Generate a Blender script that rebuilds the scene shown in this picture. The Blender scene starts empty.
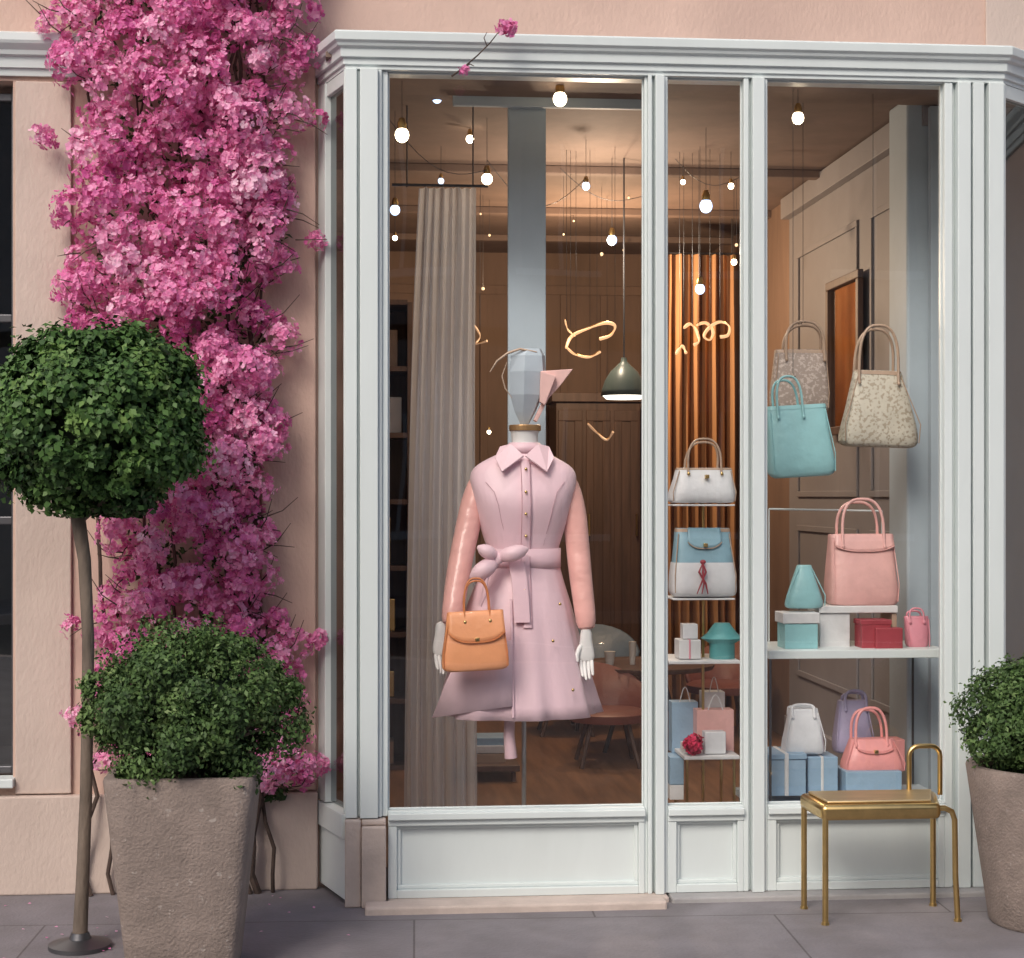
import bpy, math, random
import numpy as np
from mathutils import Vector, Matrix
random.seed(7); rng = np.random.default_rng(7)
sc = bpy.context.scene
# ------------------------------------------------------------------ camera survey
CX, CY, CZ = -0.525, -6.0, 1.46
TH = math.radians(5.0); S5, C5 = math.sin(TH), math.cos(TH); F = 1680.0
def P(u, v, Y=0.0):
    a = (u-512)/F; b = (495-v)/F
    t = (Y-CY)/(C5-S5*a)
    return Vector((CX+t*(S5+C5*a), Y, CZ+t*b))
def X(u, Y=0.0): return P(u, 495, Y).x
def Z(v, Y=0.0, u=512): return P(u, v, Y).z
def M(Y, u=512): return (Y-CY)/(C5-S5*(u-512)/F)/F      # metres per photo pixel at that depth
cam = bpy.data.cameras.new("camera"); co = bpy.data.objects.new("camera", cam)
sc.collection.objects.link(co); co.location = (CX, CY, CZ)
co.rotation_euler = (math.radians(90), 0, -TH)
cam.lens = F/1024*36; cam.sensor_width = 36; cam.shift_y = 16/1024
cam.clip_end = 500; cam.clip_start = 0.1
sc.camera = co
# ------------------------------------------------------------------ world and sun
w = bpy.data.worlds.new("World"); sc.world = w; w.use_nodes = True
nt = w.node_tree; bg = nt.nodes["Background"]
sky = nt.nodes.new("ShaderNodeTexSky"); sky.sky_type = 'NISHITA'; sky.sun_disc = False
sdir = Vector((-0.45, -0.80, 0.80)).normalized()
sky.sun_elevation = math.asin(sdir.z); sky.sun_rotation = math.atan2(sdir.x, sdir.y)
sky.dust_density = 4.0; sky.air_density = 1.0; sky.ozone_density = 1.0
nt.links.new(sky.outputs[0], bg.inputs[0]); bg.inputs[1].default_value = 0.15
sl = bpy.data.lights.new("sun", 'SUN'); sl.energy = 1.5; sl.angle = math.radians(22); sl.color = (1, .95, .88)
so = bpy.data.objects.new("sun", sl); sc.collection.objects.link(so)
so.rotation_euler = sdir.to_track_quat('Z', 'Y').to_euler()
sc.view_settings.view_transform = 'Standard'; sc.view_settings.look = 'None'; sc.view_settings.exposure = 0
# ------------------------------------------------------------------ materials
def mat(name, col, rough=.5, metal=0., var=.12, scale=4., bump=0., bscale=60., coat=0., sheen=0., emit=None, es=0., stretch=(1,1,1), spots=None, see=0.):
    m = bpy.data.materials.new(name); m.use_nodes = True; n = m.node_tree.nodes; l = m.node_tree.links
    b = n["Principled BSDF"]; b.inputs["Roughness"].default_value = rough; b.inputs["Metallic"].default_value = metal
    b.inputs["Coat Weight"].default_value = coat; b.inputs["Sheen Weight"].default_value = sheen
    tc = n.new("ShaderNodeTexCoord"); mp = n.new("ShaderNodeMapping"); mp.inputs["Scale"].default_value = stretch
    l.new(tc.outputs["Object"], mp.inputs[0])
    nz = n.new("ShaderNodeTexNoise"); nz.inputs["Scale"].default_value = scale; nz.inputs["Detail"].default_value = 5; nz.inputs["Roughness"].default_value = .65
    l.new(mp.outputs[0], nz.inputs["Vector"])
    r = n.new("ShaderNodeValToRGB"); e = r.color_ramp.elements
    e[0].position = .3; e[1].position = .7
    e[0].color = tuple(max(0, c*(1-var)) for c in col)+(1,); e[1].color = tuple(min(1, c*(1+var)) for c in col)+(1,)
    l.new(nz.outputs[0], r.inputs[0]); out = r.outputs[0]
    if spots:
        scol, sscale, thr = spots
        n2 = n.new("ShaderNodeTexNoise"); n2.inputs["Scale"].default_value = sscale; n2.inputs["Detail"].default_value = 3
        l.new(tc.outputs["Object"], n2.inputs["Vector"])
        r2 = n.new("ShaderNodeValToRGB"); r2.color_ramp.elements[0].position = thr; r2.color_ramp.elements[1].position = thr+(.06 if sscale > 20 else .2)
        l.new(n2.outputs[0], r2.inputs[0])
        mx = n.new("ShaderNodeMixRGB"); l.new(r2.outputs[0], mx.inputs[0]); l.new(out, mx.inputs[1]); mx.inputs[2].default_value = tuple(scol)+(1,)
        out = mx.outputs[0]
    l.new(out, b.inputs["Base Color"])
    if bump > 0:
        nb = n.new("ShaderNodeTexNoise"); nb.inputs["Scale"].default_value = bscale; nb.inputs["Detail"].default_value = 3
        l.new(mp.outputs[0], nb.inputs["Vector"])
        bp = n.new("ShaderNodeBump"); bp.inputs["Strength"].default_value = bump; bp.inputs["Distance"].default_value = .01
        l.new(nb.outputs[0], bp.inputs["Height"]); l.new(bp.outputs[0], b.inputs["Normal"])
    if emit: b.inputs["Emission Color"].default_value = tuple(emit)+(1,); b.inputs["Emission Strength"].default_value = es
    if see:
        tr = n.new("ShaderNodeBsdfTransparent"); tl = n.new("ShaderNodeBsdfTranslucent"); l.new(out, tl.inputs[0])
        m1 = n.new("ShaderNodeMixShader"); m1.inputs[0].default_value = .4; l.new(b.outputs[0], m1.inputs[1]); l.new(tl.outputs[0], m1.inputs[2])
        m2 = n.new("ShaderNodeMixShader"); m2.inputs[0].default_value = see; l.new(m1.outputs[0], m2.inputs[1]); l.new(tr.outputs[0], m2.inputs[2])
        l.new(m2.outputs[0], n["Material Output"].inputs[0])
    return m
def leafmat(name, cols, rough=.5, trans=.25, spec=.3):
    m = bpy.data.materials.new(name); m.use_nodes = True; n = m.node_tree.nodes; l = m.node_tree.links
    b = n["Principled BSDF"]; b.inputs["Roughness"].default_value = rough; b.inputs["Specular IOR Level"].default_value = spec
    at = n.new("ShaderNodeAttribute"); at.attribute_name = "rnd"
    r = n.new("ShaderNodeValToRGB"); e = r.color_ramp.elements
    for i, c in enumerate(cols):
        p = i/(len(cols)-1)
        el = e[0] if i == 0 else (e[-1] if i == len(cols)-1 else e.new(p))
        el.position = p; el.color = tuple(c)+(1,)
    l.new(at.outputs["Fac"], r.inputs[0]); l.new(r.outputs[0], b.inputs["Base Color"])
    if trans > 0:
        t = n.new("ShaderNodeBsdfTranslucent"); l.new(r.outputs[0], t.inputs[0])
        mx = n.new("ShaderNodeMixShader"); mx.inputs[0].default_value = trans
        l.new(b.outputs[0], mx.inputs[1]); l.new(t.outputs[0], mx.inputs[2]); l.new(mx.outputs[0], n["Material Output"].inputs[0])
    return m
def glassmat(name, tint=(.97,.98,.98), base=.075):
    m = bpy.data.materials.new(name); m.use_nodes = True; n = m.node_tree.nodes; l = m.node_tree.links
    n.remove(n["Principled BSDF"])
    tr = n.new("ShaderNodeBsdfTransparent"); tr.inputs[0].default_value = tuple(tint)+(1,)
    gl = n.new("ShaderNodeBsdfGlossy"); gl.inputs["Roughness"].default_value = .01
    tc = n.new("ShaderNodeTexCoord"); nz = n.new("ShaderNodeTexNoise"); nz.inputs["Scale"].default_value = 1.5; nz.inputs["Detail"].default_value = 1
    bp = n.new("ShaderNodeBump"); bp.inputs["Strength"].default_value = .25; bp.inputs["Distance"].default_value = .01
    l.new(tc.outputs["Object"], nz.inputs["Vector"]); l.new(nz.outputs[0], bp.inputs["Height"]); l.new(bp.outputs[0], gl.inputs["Normal"])
    lw = n.new("ShaderNodeLayerWeight"); lw.inputs[0].default_value = .5
    pw = n.new("ShaderNodeMath"); pw.operation = 'POWER'; pw.inputs[1].default_value = 5; l.new(lw.outputs["Facing"], pw.inputs[0])
    ma = n.new("ShaderNodeMath"); ma.operation = 'MULTIPLY_ADD'; ma.inputs[1].default_value = 1-base; ma.inputs[2].default_value = base; l.new(pw.outputs[0], ma.inputs[0])
    mx = n.new("ShaderNodeMixShader"); l.new(ma.outputs[0], mx.inputs[0]); l.new(tr.outputs[0], mx.inputs[1]); l.new(gl.outputs[0], mx.inputs[2])
    l.new(mx.outputs[0], n["Material Output"].inputs[0]); return m
m_pink = mat("pink_plaster", (.59,.42,.35), .85, var=.10, scale=1.7, bump=.35, bscale=70, stretch=(1,1,.5), spots=((.53,.375,.315), 2.6, .52))
m_pink2 = mat("pink_plaster_pale", (.56,.455,.40), .85, var=.08, scale=2.2, bump=.3, bscale=80, stretch=(1,1,.5), spots=((.51,.41,.36), 2.1, .52))
m_white = mat("painted_joinery", (.67,.73,.73), .38, var=.05, scale=3, bump=.08, bscale=22, stretch=(1,1,.3))
m_cream = mat("stone_block", (.54,.45,.40), .8, var=.12, scale=8, bump=.25, bscale=60)
m_glass = glassmat("window_glass"); m_gdark = glassmat("side_glass", (.38,.41,.43), .09)
m_dark = mat("dark_interior", (.03,.028,.026), .8)
m_floor = mat("wood_floor", (.22,.115,.06), .35, var=.4, scale=3, stretch=(6,.6,1))
m_brown = mat("brown_wall", (.24,.155,.11), .7, var=.25, scale=1.5, stretch=(2,2,.4))
m_wood = mat("dark_wood", (.12,.07,.05), .5, var=.3, scale=4, stretch=(6,6,.5))
m_ceil = mat("brown_ceiling", (.20,.14,.115), .8, var=.15)
m_lilac = mat("grey_lilac_panel", (.28,.26,.265), .6, var=.12, scale=1.2)
m_blue = mat("pale_blue_paint", (.46,.54,.60), .6, var=.05)
m_brass = mat("brass", (.66,.46,.19), .28, 1., var=.15, scale=12)
m_gold = mat("gold_metal", (.7,.5,.22), .25, 1., var=.1)
m_steel = mat("dark_steel", (.12,.12,.13), .45, .8)
m_coat = mat("pink_wool", (.79,.56,.62), .46, var=.03, scale=3, bump=.5, bscale=9, sheen=.2, stretch=(1.6,1.6,.8))
m_coat2 = mat("pink_wool_trim", (.74,.51,.57), .46, var=.03, bump=.25, bscale=14, sheen=.2)
m_seam = mat("seam_thread", (.52,.31,.36), .7)
m_satin = mat("peach_satin", (.80,.43,.39), .27, var=.06, scale=6, bump=.8, bscale=11, sheen=.2, stretch=(1,1,1.5))
m_mann = mat("white_mannequin", (.76,.75,.74), .4, var=.03)
m_headb = mat("pale_head", (.40,.46,.52), .6, var=.08)
m_orange = mat("orange_leather", (.84,.36,.17), .38, var=.07, bump=.3, bscale=26, coat=.1)
m_orange2 = mat("orange_leather_edge", (.62,.22,.08), .4, var=.06)
m_conc = mat("concrete_planter", (.25,.20,.175), .9, var=.2, scale=9, bump=.5, bscale=110, spots=((.36,.31,.28), 40, .65))
m_soil = mat("soil", (.04,.028,.02), .95, bump=.6, bscale=60)
m_bark = mat("bark", (.16,.125,.10), .9, var=.35, scale=16, bump=.6, bscale=45, stretch=(1,1,.3))
m_vbark = mat("vine_bark", (.075,.05,.04), .9, var=.35, scale=20, bump=.5, bscale=60)
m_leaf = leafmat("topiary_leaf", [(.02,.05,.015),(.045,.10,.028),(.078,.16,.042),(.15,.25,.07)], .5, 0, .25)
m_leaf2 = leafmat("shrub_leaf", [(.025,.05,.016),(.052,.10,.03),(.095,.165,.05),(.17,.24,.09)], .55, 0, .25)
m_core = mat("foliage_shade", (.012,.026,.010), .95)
m_petal = leafmat("petals", [(.62,.12,.35),(.82,.25,.51),(.91,.42,.65),(.97,.66,.80)], .6, .3, .2)
m_curt = mat("sheer_curtain", (.78,.80,.84), .8, var=.08, scale=4, stretch=(8,8,.3), see=.22)
def leather(n, c, **k):
    a = dict(rough=.45, var=.09, scale=9, bump=.35, bscale=24, coat=.05); a.update(k); return mat(n, c, **a)
l_teal = leather("teal_leather", (.30,.56,.58)); l_pink = leather("pink_leather", (.74,.42,.39)); l_white = leather("white_leather", (.70,.71,.73))
l_blue = leather("blue_leather", (.24,.40,.48)); l_coral = leather("coral_leather", (.78,.32,.31)); l_lav = leather("lavender_leather", (.44,.40,.58))
l_red = leather("red_leather", (.34,.05,.065)); l_rose = leather("rose_leather", (.66,.26,.32)); l_tan = leather("tan_leather", (.42,.30,.22))
l_flor = leather("floral_cloth", (.58,.54,.45), spots=((.40,.34,.26), 75, .52), rough=.7)
l_latt = leather("lattice_cloth", (.36,.29,.25), spots=((.55,.46,.41), 80, .52), rough=.7)
l_bbox = leather("blue_card", (.27,.40,.53), rough=.6); l_wbox = leather("white_card", (.66,.66,.66), rough=.6)
m_bulb = mat("lit_bulb", (1,.85,.6), emit=(1,.80,.55), es=12); m_bulbc = mat("lit_bulb_cool", (.8,.9,1), emit=(.5,.68,1), es=3)
m_neon = mat("warm_neon", (.8,.5,.3), emit=(1,.56,.28), es=1.15)
# ------------------------------------------------------------------ mesh helpers
def empty(name, loc=(0,0,0)):
    o = bpy.data.objects.new(name, None); o.empty_display_size = .1; o.location = loc
    sc.collection.objects.link(o); return o
def attach(o, parent):
    if parent:
        o.parent = parent; o.matrix_parent_inverse = Matrix.Translation(-Vector(parent.location))
class Part:
    def __init__(s, name, m, parent=None): s.n, s.m, s.p, s.v, s.f = name, m, parent, [], []
    def add(s, vs, fs):
        b = len(s.v); s.v += [tuple(q) for q in vs]; s.f += [tuple(i+b for i in f) for f in fs]; return s
    def box(s, x0, x1, y0, y1, z0, z1):
        if x0 > x1: x0, x1 = x1, x0
        if y0 > y1: y0, y1 = y1, y0
        if z0 > z1: z0, z1 = z1, z0
        return s.add([(x0,y0,z0),(x1,y0,z0),(x1,y1,z0),(x0,y1,z0),(x0,y0,z1),(x1,y0,z1),(x1,y1,z1),(x0,y1,z1)],
              [(0,3,2,1),(4,5,6,7),(0,1,5,4),(1,2,6,5),(2,3,7,6),(3,0,4,7)])
    def pbox(s, u0, u1, v0, v1, Y0, Y1):     # front face measured on the photo at depth Y0
        um = (u0+u1)/2; return s.box(X(u0,Y0), X(u1,Y0), Y0, Y1, Z(v1,Y0,um), Z(v0,Y0,um))
    def tube(s, pts, r, n=8, sx=1., cap=True):
        pts = [Vector(q) for q in pts]; k = len(pts)
        rs = r if isinstance(r, (list, tuple)) else [r]*k
        up = None; vs = []
        for i in range(k):
            t = (pts[min(i+1,k-1)]-pts[max(i-1,0)])
            t = t.normalized() if t.length > 1e-9 else Vector((0,0,1))
            if up is None:
                up = Vector((0,1,0)) if abs(t.y) < .9 else Vector((1,0,0))
            up = (up - t*up.dot(t)).normalized(); sd = t.cross(up)
            for j in range(n):
                a = 2*math.pi*j/n; vs.append(pts[i]+(sd*math.cos(a)*sx+up*math.sin(a))*rs[i])
        fs = [(i*n+j, i*n+(j+1)%n, (i+1)*n+(j+1)%n, (i+1)*n+j) for i in range(k-1) for j in range(n)]
        if cap: fs += [tuple(range(n))[::-1], tuple(range((k-1)*n, k*n))]
        return s.add(vs, fs)
    def loft(s, rows, n=28, p=2., mod=None, caps=(1,1), ph=0.):
        vs = []; k = len(rows)
        for i, (cx,cy,cz,hx,hy) in enumerate(rows):
            for j in range(n):
                a = 2*math.pi*j/n+ph; c, q = math.cos(a), math.sin(a)
                g = mod(a, i/(k-1)) if mod else 1.
                vs.append((cx+hx*g*math.copysign(abs(c)**(2/p), c), cy+hy*g*math.copysign(abs(q)**(2/p), q), cz))
        fs = [(i*n+j, i*n+(j+1)%n, (i+1)*n+(j+1)%n, (i+1)*n+j) for i in range(k-1) for j in range(n)]
        if caps[0]: fs.append(tuple(range(n))[::-1])
        if caps[1]: fs.append(tuple(range((k-1)*n, k*n)))
        return s.add(vs, fs)
    def sweep(s, prof, path):
        path = [Vector(q) for q in path]; k = len(path); m = len(prof); vs = []
        for i in range(k):
            ns = []
            if i > 0: d = (path[i]-path[i-1]).normalized(); ns.append(Vector((d.y,-d.x)))
            if i < k-1: d = (path[i+1]-path[i]).normalized(); ns.append(Vector((d.y,-d.x)))
            nn = ns[0] if len(ns) == 1 else (ns[0]+ns[1])/(1+ns[0].dot(ns[1]))
            for (o, z) in prof: q = path[i]+nn*o; vs.append((q.x, q.y, z))
        fs = [(i*m+j, i*m+(j+1)%m, (i+1)*m+(j+1)%m, (i+1)*m+j) for i in range(k-1) for j in range(m)]
        fs += [tuple(range(m))[::-1], tuple(range((k-1)*m, k*m))]
        return s.add(vs, fs)
    def prism(s, pts, Y0, Y1):               # outline measured on the photo
        k = len(pts); a = [P(u,v,Y0) for u,v in pts]; vs = a+[Vector((q.x, Y1, q.z)) for q in a]
        return s.add(vs, [tuple(range(k)), tuple(range(k,2*k))[::-1]]+[(i,(i+1)%k,(i+1)%k+k,i+k) for i in range(k)])
    def ball(s, c, rx, ry=None, rz=None, n=14):
        ry = ry or rx; rz = rz or rx; k = 9
        return s.loft([(c[0],c[1],c[2]-rz*math.cos(math.pi*(i+.02)/(k-.96)), max(rx*math.sin(math.pi*(i+.02)/(k-.96)),1e-4), max(ry*math.sin(math.pi*(i+.02)/(k-.96)),1e-4)) for i in range(k)], n)
    def done(s, bevel=0, smooth=False, sub=0, solid=0, seg=2):
        me = bpy.data.meshes.new(s.n); me.from_pydata(s.v, [], s.f); me.update()
        o = bpy.data.objects.new(s.n, me); sc.collection.objects.link(o); me.materials.append(s.m)
        import bmesh
        bm = bmesh.new(); bm.from_mesh(me); bmesh.ops.recalc_face_normals(bm, faces=bm.faces); bm.to_mesh(me); bm.free()
        if smooth:
            for q in me.polygons: q.use_smooth = True
            try: me.set_sharp_from_angle(angle=math.radians(50))
            except Exception: pass
        if solid: md = o.modifiers.new("solid", 'SOLIDIFY'); md.thickness = solid; md.offset = 0
        if bevel: md = o.modifiers.new("bevel", 'BEVEL'); md.width = bevel; md.segments = seg; md.limit_method = 'ANGLE'; md.harden_normals = False
        if sub: md = o.modifiers.new("sub", 'SUBSURF'); md.levels = sub; md.render_levels = sub
        attach(o, s.p); return o
def quads(name, V, rnd, m, parent):
    N = len(V); me = bpy.data.meshes.new(name)
    me.vertices.add(N*4); me.vertices.foreach_set("co", V.reshape(-1).astype(np.float32))
    me.loops.add(N*4); me.loops.foreach_set("vertex_index", np.arange(N*4, dtype=np.int32))
    me.polygons.add(N); me.polygons.foreach_set("loop_start", np.arange(0, N*4, 4, dtype=np.int32)); me.polygons.foreach_set("loop_total", np.full(N, 4, dtype=np.int32))
    me.update(calc_edges=True)
    at = me.attributes.new("rnd", 'FLOAT', 'POINT'); at.data.foreach_set("value", np.repeat(np.clip(rnd,0,1), 4).astype(np.float32))
    me.materials.append(m); o = bpy.data.objects.new(name, me); sc.collection.objects.link(o); attach(o, parent); return o
def unit(a): return a/np.maximum(np.linalg.norm(a, axis=-1, keepdims=True), 1e-9)
def leaves(name, c, nrm, size, rnd, m, parent, aspect=.5, jit=.6, fold=.15):
    N = len(c); n = unit(nrm + rng.normal(0, jit, (N,3))); t = unit(np.cross(n, rng.normal(0,1,(N,3)))); b = np.cross(n, t)
    s = size[:,None]
    V = np.stack([c - t*s*.5, c + b*s*aspect*.5 + n*s*fold, c + t*s*.5, c - b*s*aspect*.5 + n*s*fold], 1)
    return quads(name, V, rnd, m, parent)
def flowers(name, c, nrm, size, rnd, m, parent, jit=.5):
    N = len(c); n = unit(nrm + rng.normal(0, jit, (N,3))); t = unit(np.cross(n, rng.normal(0,1,(N,3)))); b = np.cross(n, t)
    Vs = []; R = []
    for k in range(5):
        a = 2*math.pi*k/5 + rng.normal(0,.15,N); d = t*np.cos(a)[:,None]+b*np.sin(a)[:,None]; e = np.cross(n, d); s = size[:,None]
        cup = rng.uniform(-.05,.6,N)[:,None]
        Vs.append(np.stack([c, c+d*s*.70+e*s*.46+n*s*cup*.5, c+d*s+n*s*cup, c+d*s*.70-e*s*.46+n*s*cup*.8], 1)); R.append(rnd+rng.normal(0,.07,N))
    return quads(name, np.concatenate(Vs), np.concatenate(R), m, parent)
# ------------------------------------------------------------------ ground
g = Part("ground", mat("ground_earth", (.12,.11,.1), .95)); g.box(-150,150,-150,150,-.6,-.15); g.done()
r = Part("road", mat("asphalt", (.05,.05,.052), .85, var=.2, scale=20, bump=.4, bscale=120)); r.box(-60,60,-15,-9,-.149,-.12); r.done()
rm = Part("road_marking", mat("road_paint", (.6,.6,.58), .7))
for i in range(-10, 11): rm.box(i*4, i*4+2, -12.06, -11.94, -.119, -.115)
rm.done()
def slabmat():
    m = mat("paving_stone", (.215,.20,.215), .72, var=.2, scale=2.2, bump=.35, bscale=70, spots=((.175,.16,.168), 2.5, .48))
    n = m.node_tree.nodes; l = m.node_tree.links; b = n["Principled BSDF"]
    src = b.inputs["Base Color"].links[0].from_socket
    br = n.new("ShaderNodeTexBrick"); br.inputs["Scale"].default_value = 1; br.inputs["Brick Width"].default_value = 1.25; br.inputs["Row Height"].default_value = .62
    br.inputs["Mortar Size"].default_value = .004; br.inputs["Mortar Smooth"].default_value = .3; br.inputs["Bias"].default_value = 0
    br.inputs[1].default_value = (1,1,1,1); br.inputs[2].default_value = (.84,.84,.86,1); br.inputs[3].default_value = (.5,.48,.47,1)
    tc = n.new("ShaderNodeTexCoord"); mp = n.new("ShaderNodeMapping"); mp.inputs["Location"].default_value = (.35,.23,0); mp.inputs["Rotation"].default_value = (0,0,.03)
    l.new(tc.outputs["Object"], mp.inputs[0]); l.new(mp.outputs[0], br.inputs["Vector"])
    mx = n.new("ShaderNodeMixRGB"); mx.blend_type = 'MULTIPLY'; mx.inputs[0].default_value = 1
    l.new(src, mx.inputs[1]); l.new(br.outputs[0], mx.inputs[2]); l.new(mx.outputs[0], b.inputs["Base Color"]); return m
m_slab = slabmat()
pv = Part("pavement", m_slab); pv.box(-60,60,-8.8,.45,-.3,0); pv.done()
pv2 = Part("pavement", m_slab); pv2.box(-60,60,-18,-15.2,-.3,0); pv2.done()
kb = Part("kerb", m_cream); kb.box(-60,60,-9,-8.803,-.3,.003); kb.box(-60,60,-15.197,-15,-.3,.003); kb.done(bevel=.01)
N = 60; pp = np.stack([rng.normal(-1.15,.42,N), rng.uniform(-.75,.2,N), np.full(N,.006)],1)
pp = pp[(pp[:,0] > -2.2)&(pp[:,0] < -.2)]; leaves("fallen_petals", pp, np.tile([0,0,1.],(len(pp),1)), np.full(len(pp),.014), rng.random(len(pp)), m_petal, None, .8, .15, .1)
ob = empty("opposite_building", (0,-18,0))
q = Part("walls", mat("stone_facade", (.30,.27,.25), .85), ob); q.box(-16,16,-22,-18,0,7.3); q.box(-16.2,16.2,-22,-17.7,7.3,7.6); q.box(-16,16,-18.1,-18,3.6,3.85); q.done()
q = Part("windows", mat("opp_glass", (.04,.05,.06), .15), ob); q2 = Part("window_frames", m_white, ob)
for i in range(-6, 7):
    for zz in (.9, 4.7):
        x = i*2.3; q.box(x-.55,x+.55,-18,-17.96,zz,zz+1.8); q2.box(x-.65,x+.65,-18,-17.93,zz-.12,zz-.01); q2.box(x-.03,x+.03,-17.955,-17.93,zz,zz+1.8)
q.done(); q2.done()
# ------------------------------------------------------------------ boutique building
bd = empty("boutique_building", (0.4,.5,0))
YW = .30; FD = .07; GY = .045
xL, xR = X(345), X(1003); xLw = X(319,YW); xRw = xR+.36
GT, GB = 2.975, .334          # glass top / bottom
path = [(xLw,YW),(xL,0),(xR,0),(xRw,YW)]
wl = Part("walls", m_pink, bd)
xw0 = X(13,YW); xw1 = xw0-1.35
wl.box(xw0, xLw, YW, YW+.3, 0, 5.4); wl.box(xw1, xw0, YW, YW+.3, 0, .42); wl.box(xw1, xw0, YW, YW+.3, 2.98, 5.4)
wl.box(xw1-4, xw1, YW, YW+.3, 0, 5.4); wl.box(xLw, xRw, YW, YW+.3, 3.06, 5.4)
wl.box(xRw, xRw+5, YW, YW+.3, 0, 5.4)
wl.done()
q = Part("wall_pilasters", m_pink2, bd)
q.box(xw0+.012, X(72,YW), YW-.02, YW-.001, .365, 2.975); q.box(X(985,YW), xRw+4.9, YW-.012, YW-.001, 3.14, 5.3)
q.done(bevel=.004)
q = Part("wall_pier", m_pink, bd); q.box(X(262,YW), xLw-.012, YW-.03, YW-.001, .365, 3.06); q.done(bevel=.005)
q = Part("plinth", m_pink2, bd); q.box(xw1-4, xLw-.004, YW-.045, YW-.001, 0, .36); q.box(xRw+.02, xRw+5, YW-.04, YW-.001, 0, .36); q.done(bevel=.006)
q = Part("cornice_band", m_white, bd)
prof = [(0,2.985),(.015,2.985),(.02,3.01),(.03,3.012),(.035,3.05),(.05,3.055),(.055,3.07),(.075,3.09),(.08,3.10),(.08,3.125),(.06,3.135),(0,3.14)]
q.sweep([(o+.001, z+.01) for o,z in prof], [(xw1-1,YW),(X(84,YW),YW)])
q.sweep([(o*.6+.001, z*.98+.03) for o,z in prof], [(xRw+.05,YW),(xRw+4,YW)])
q.box(xw1-4, xRw+5, YW-.12, YW+.3, 5.4, 5.55)
q.done()
q = Part("left_window_frame", m_steel, bd); q.box(xw0-.018,xw0-.001,YW+.06,YW+.14,.425,2.975); q.box(xw1+.001,xw1+.07,YW+.06,YW+.14,.425,2.975)
for zz in (.425,1.35,2.1,2.92): q.box(xw1+.07,xw0-.018,YW+.07,YW+.12,zz,zz+.03)
q.done(bevel=.004)
q = Part("left_window_sill", m_white, bd); q.box(xw1-.03,xw0+.01,YW-.05,YW+.05,.392,.425); q.done(bevel=.004)
q = Part("left_window_glass", glassmat("left_glass",(.6,.63,.65),.2), bd); q.add([(xw1+.07,YW+.09,.45),(xw0-.018,YW+.09,.45),(xw0-.018,YW+.09,2.92),(xw1+.07,YW+.09,2.92)],[(0,1,2,3)]); q.done()
q = Part("left_room", m_dark, bd); q.box(xw1-.2,xw0+.2,YW+1.3,YW+1.35,0,3.1); q.box(xw1-.2,xw0+.2,YW+.31,YW+1.3,.3,.35); q.box(xw0+.1,xw0+.15,YW+.31,YW+1.3,.35,3.1); q.box(xw1-.2,xw0+.2,YW+.31,YW+1.3,3.1,3.15); q.done()
fr = Part("bay_frame", m_white, bd)
def stile(segs, z0, z1):
    for (a,b,y) in segs: fr.box(X(a),X(b),y,FD,z0,z1)
stile([(345.3,357,-.012),(357,360,.012),(360,378,-.022),(378,382,.0),(382,388,.014)], Z(815), GT)
stile([(645,648,.012),(648,652,-.004),(652,655,.022),(655,664,-.016),(664,668,.004)], .02, GT)
stile([(744,749,.004),(749,752,.024),(752,764,-.014),(764,768,.006)], .02, GT)
stile([(945,953,.004),(953,957,.026),(957,970,-.012),(970,973,.02),(973,984,-.004),(984,988,.03),(988,1003,-.012)], .02, GT)
for (a,b) in ((388,645),(668,744),(768,945)):
    fr.box(X(a),X(b),.0,FD,GB-.055,GB); fr.box(X(a),X(b),-.016,.0-.0005,GB-.032,GB-.008)
    fr.box(X(a),X(b),.035,.065,.02,GB-.055)
    fr.box(X(a),X(a+9),.004,.035,.02,GB-.055); fr.box(X(b-6),X(b),.004,.035,.02,GB-.055)
    fr.box(X(a+9),X(b-6),.004,.035,.02,.05)
    x0,x1,z0,z1 = X(a+9),X(b-6),.05,GB-.055
    for (p0,p1,p2,p3) in ((x0,x1,z1-.014,z1),(x0,x1,z0,z0+.014),(x0,x0+.014,z0+.014,z1-.014),(x1-.014,x1,z0+.014,z1-.014)): fr.box(p0,p1,.02,.035,p2,p3)
    x0,x1 = X(a),X(b)
    for (p0,p1,p2,p3) in ((x0,x1,GT-.006,GT),(x0,x1,GB,GB+.006),(x0,x0+.006,GB+.006,GT-.006),(x1-.006,x1,GB+.006,GT-.006)): fr.box(p0,p1,.032,.042,p2,p3)
fr.done(bevel=.003)
q = Part("bay_cornice", m_white, bd)
q.sweep([(-.12,GT),(.0,GT),(.0,2.988),(.008,2.990),(.008,3.012),(.020,3.014),(.022,3.044),(.034,3.05),(.038,3.060),(.048,3.068),(.050,3.096),(.044,3.102),(-.12,3.108)], path)
q.done(bevel=.0015)
q = Part("bay_sides", m_white, bd)
segL = [Vector((xLw,YW)), Vector((xL,0))]; segR = [Vector((xR,0)), Vector((xRw,YW))]
for sg,w0,w1 in ((segL,.09,.014),(segR,.014,.09)):
    d = (sg[1]-sg[0]).normalized()
    q.sweep([(-.06,.02),(0.,.02),(0.,GB-.1),(.012,GB-.095),(.012,GB-.01),(-.06,GB-.004)], [sg[0]+d*.001, sg[1]-d*.001])
    q.sweep([(-.04,GB-.004),(.004,GB-.004),(.004,GT-.001),(-.04,GT-.001)], [sg[0]+d*.002, sg[0]+d*w0])
    q.sweep([(-.04,GB-.004),(.002,GB-.004),(.002,GT-.001),(-.04,GT-.001)], [sg[1]-d*w1, sg[1]-d*.002])
    q.sweep([(-.04,GT-.05),(-.002,GT-.05),(-.002,GT-.001),(-.04,GT-.001)], [sg[0]+d*w0, sg[1]-d*w1])
q.done(bevel=.002)
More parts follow.
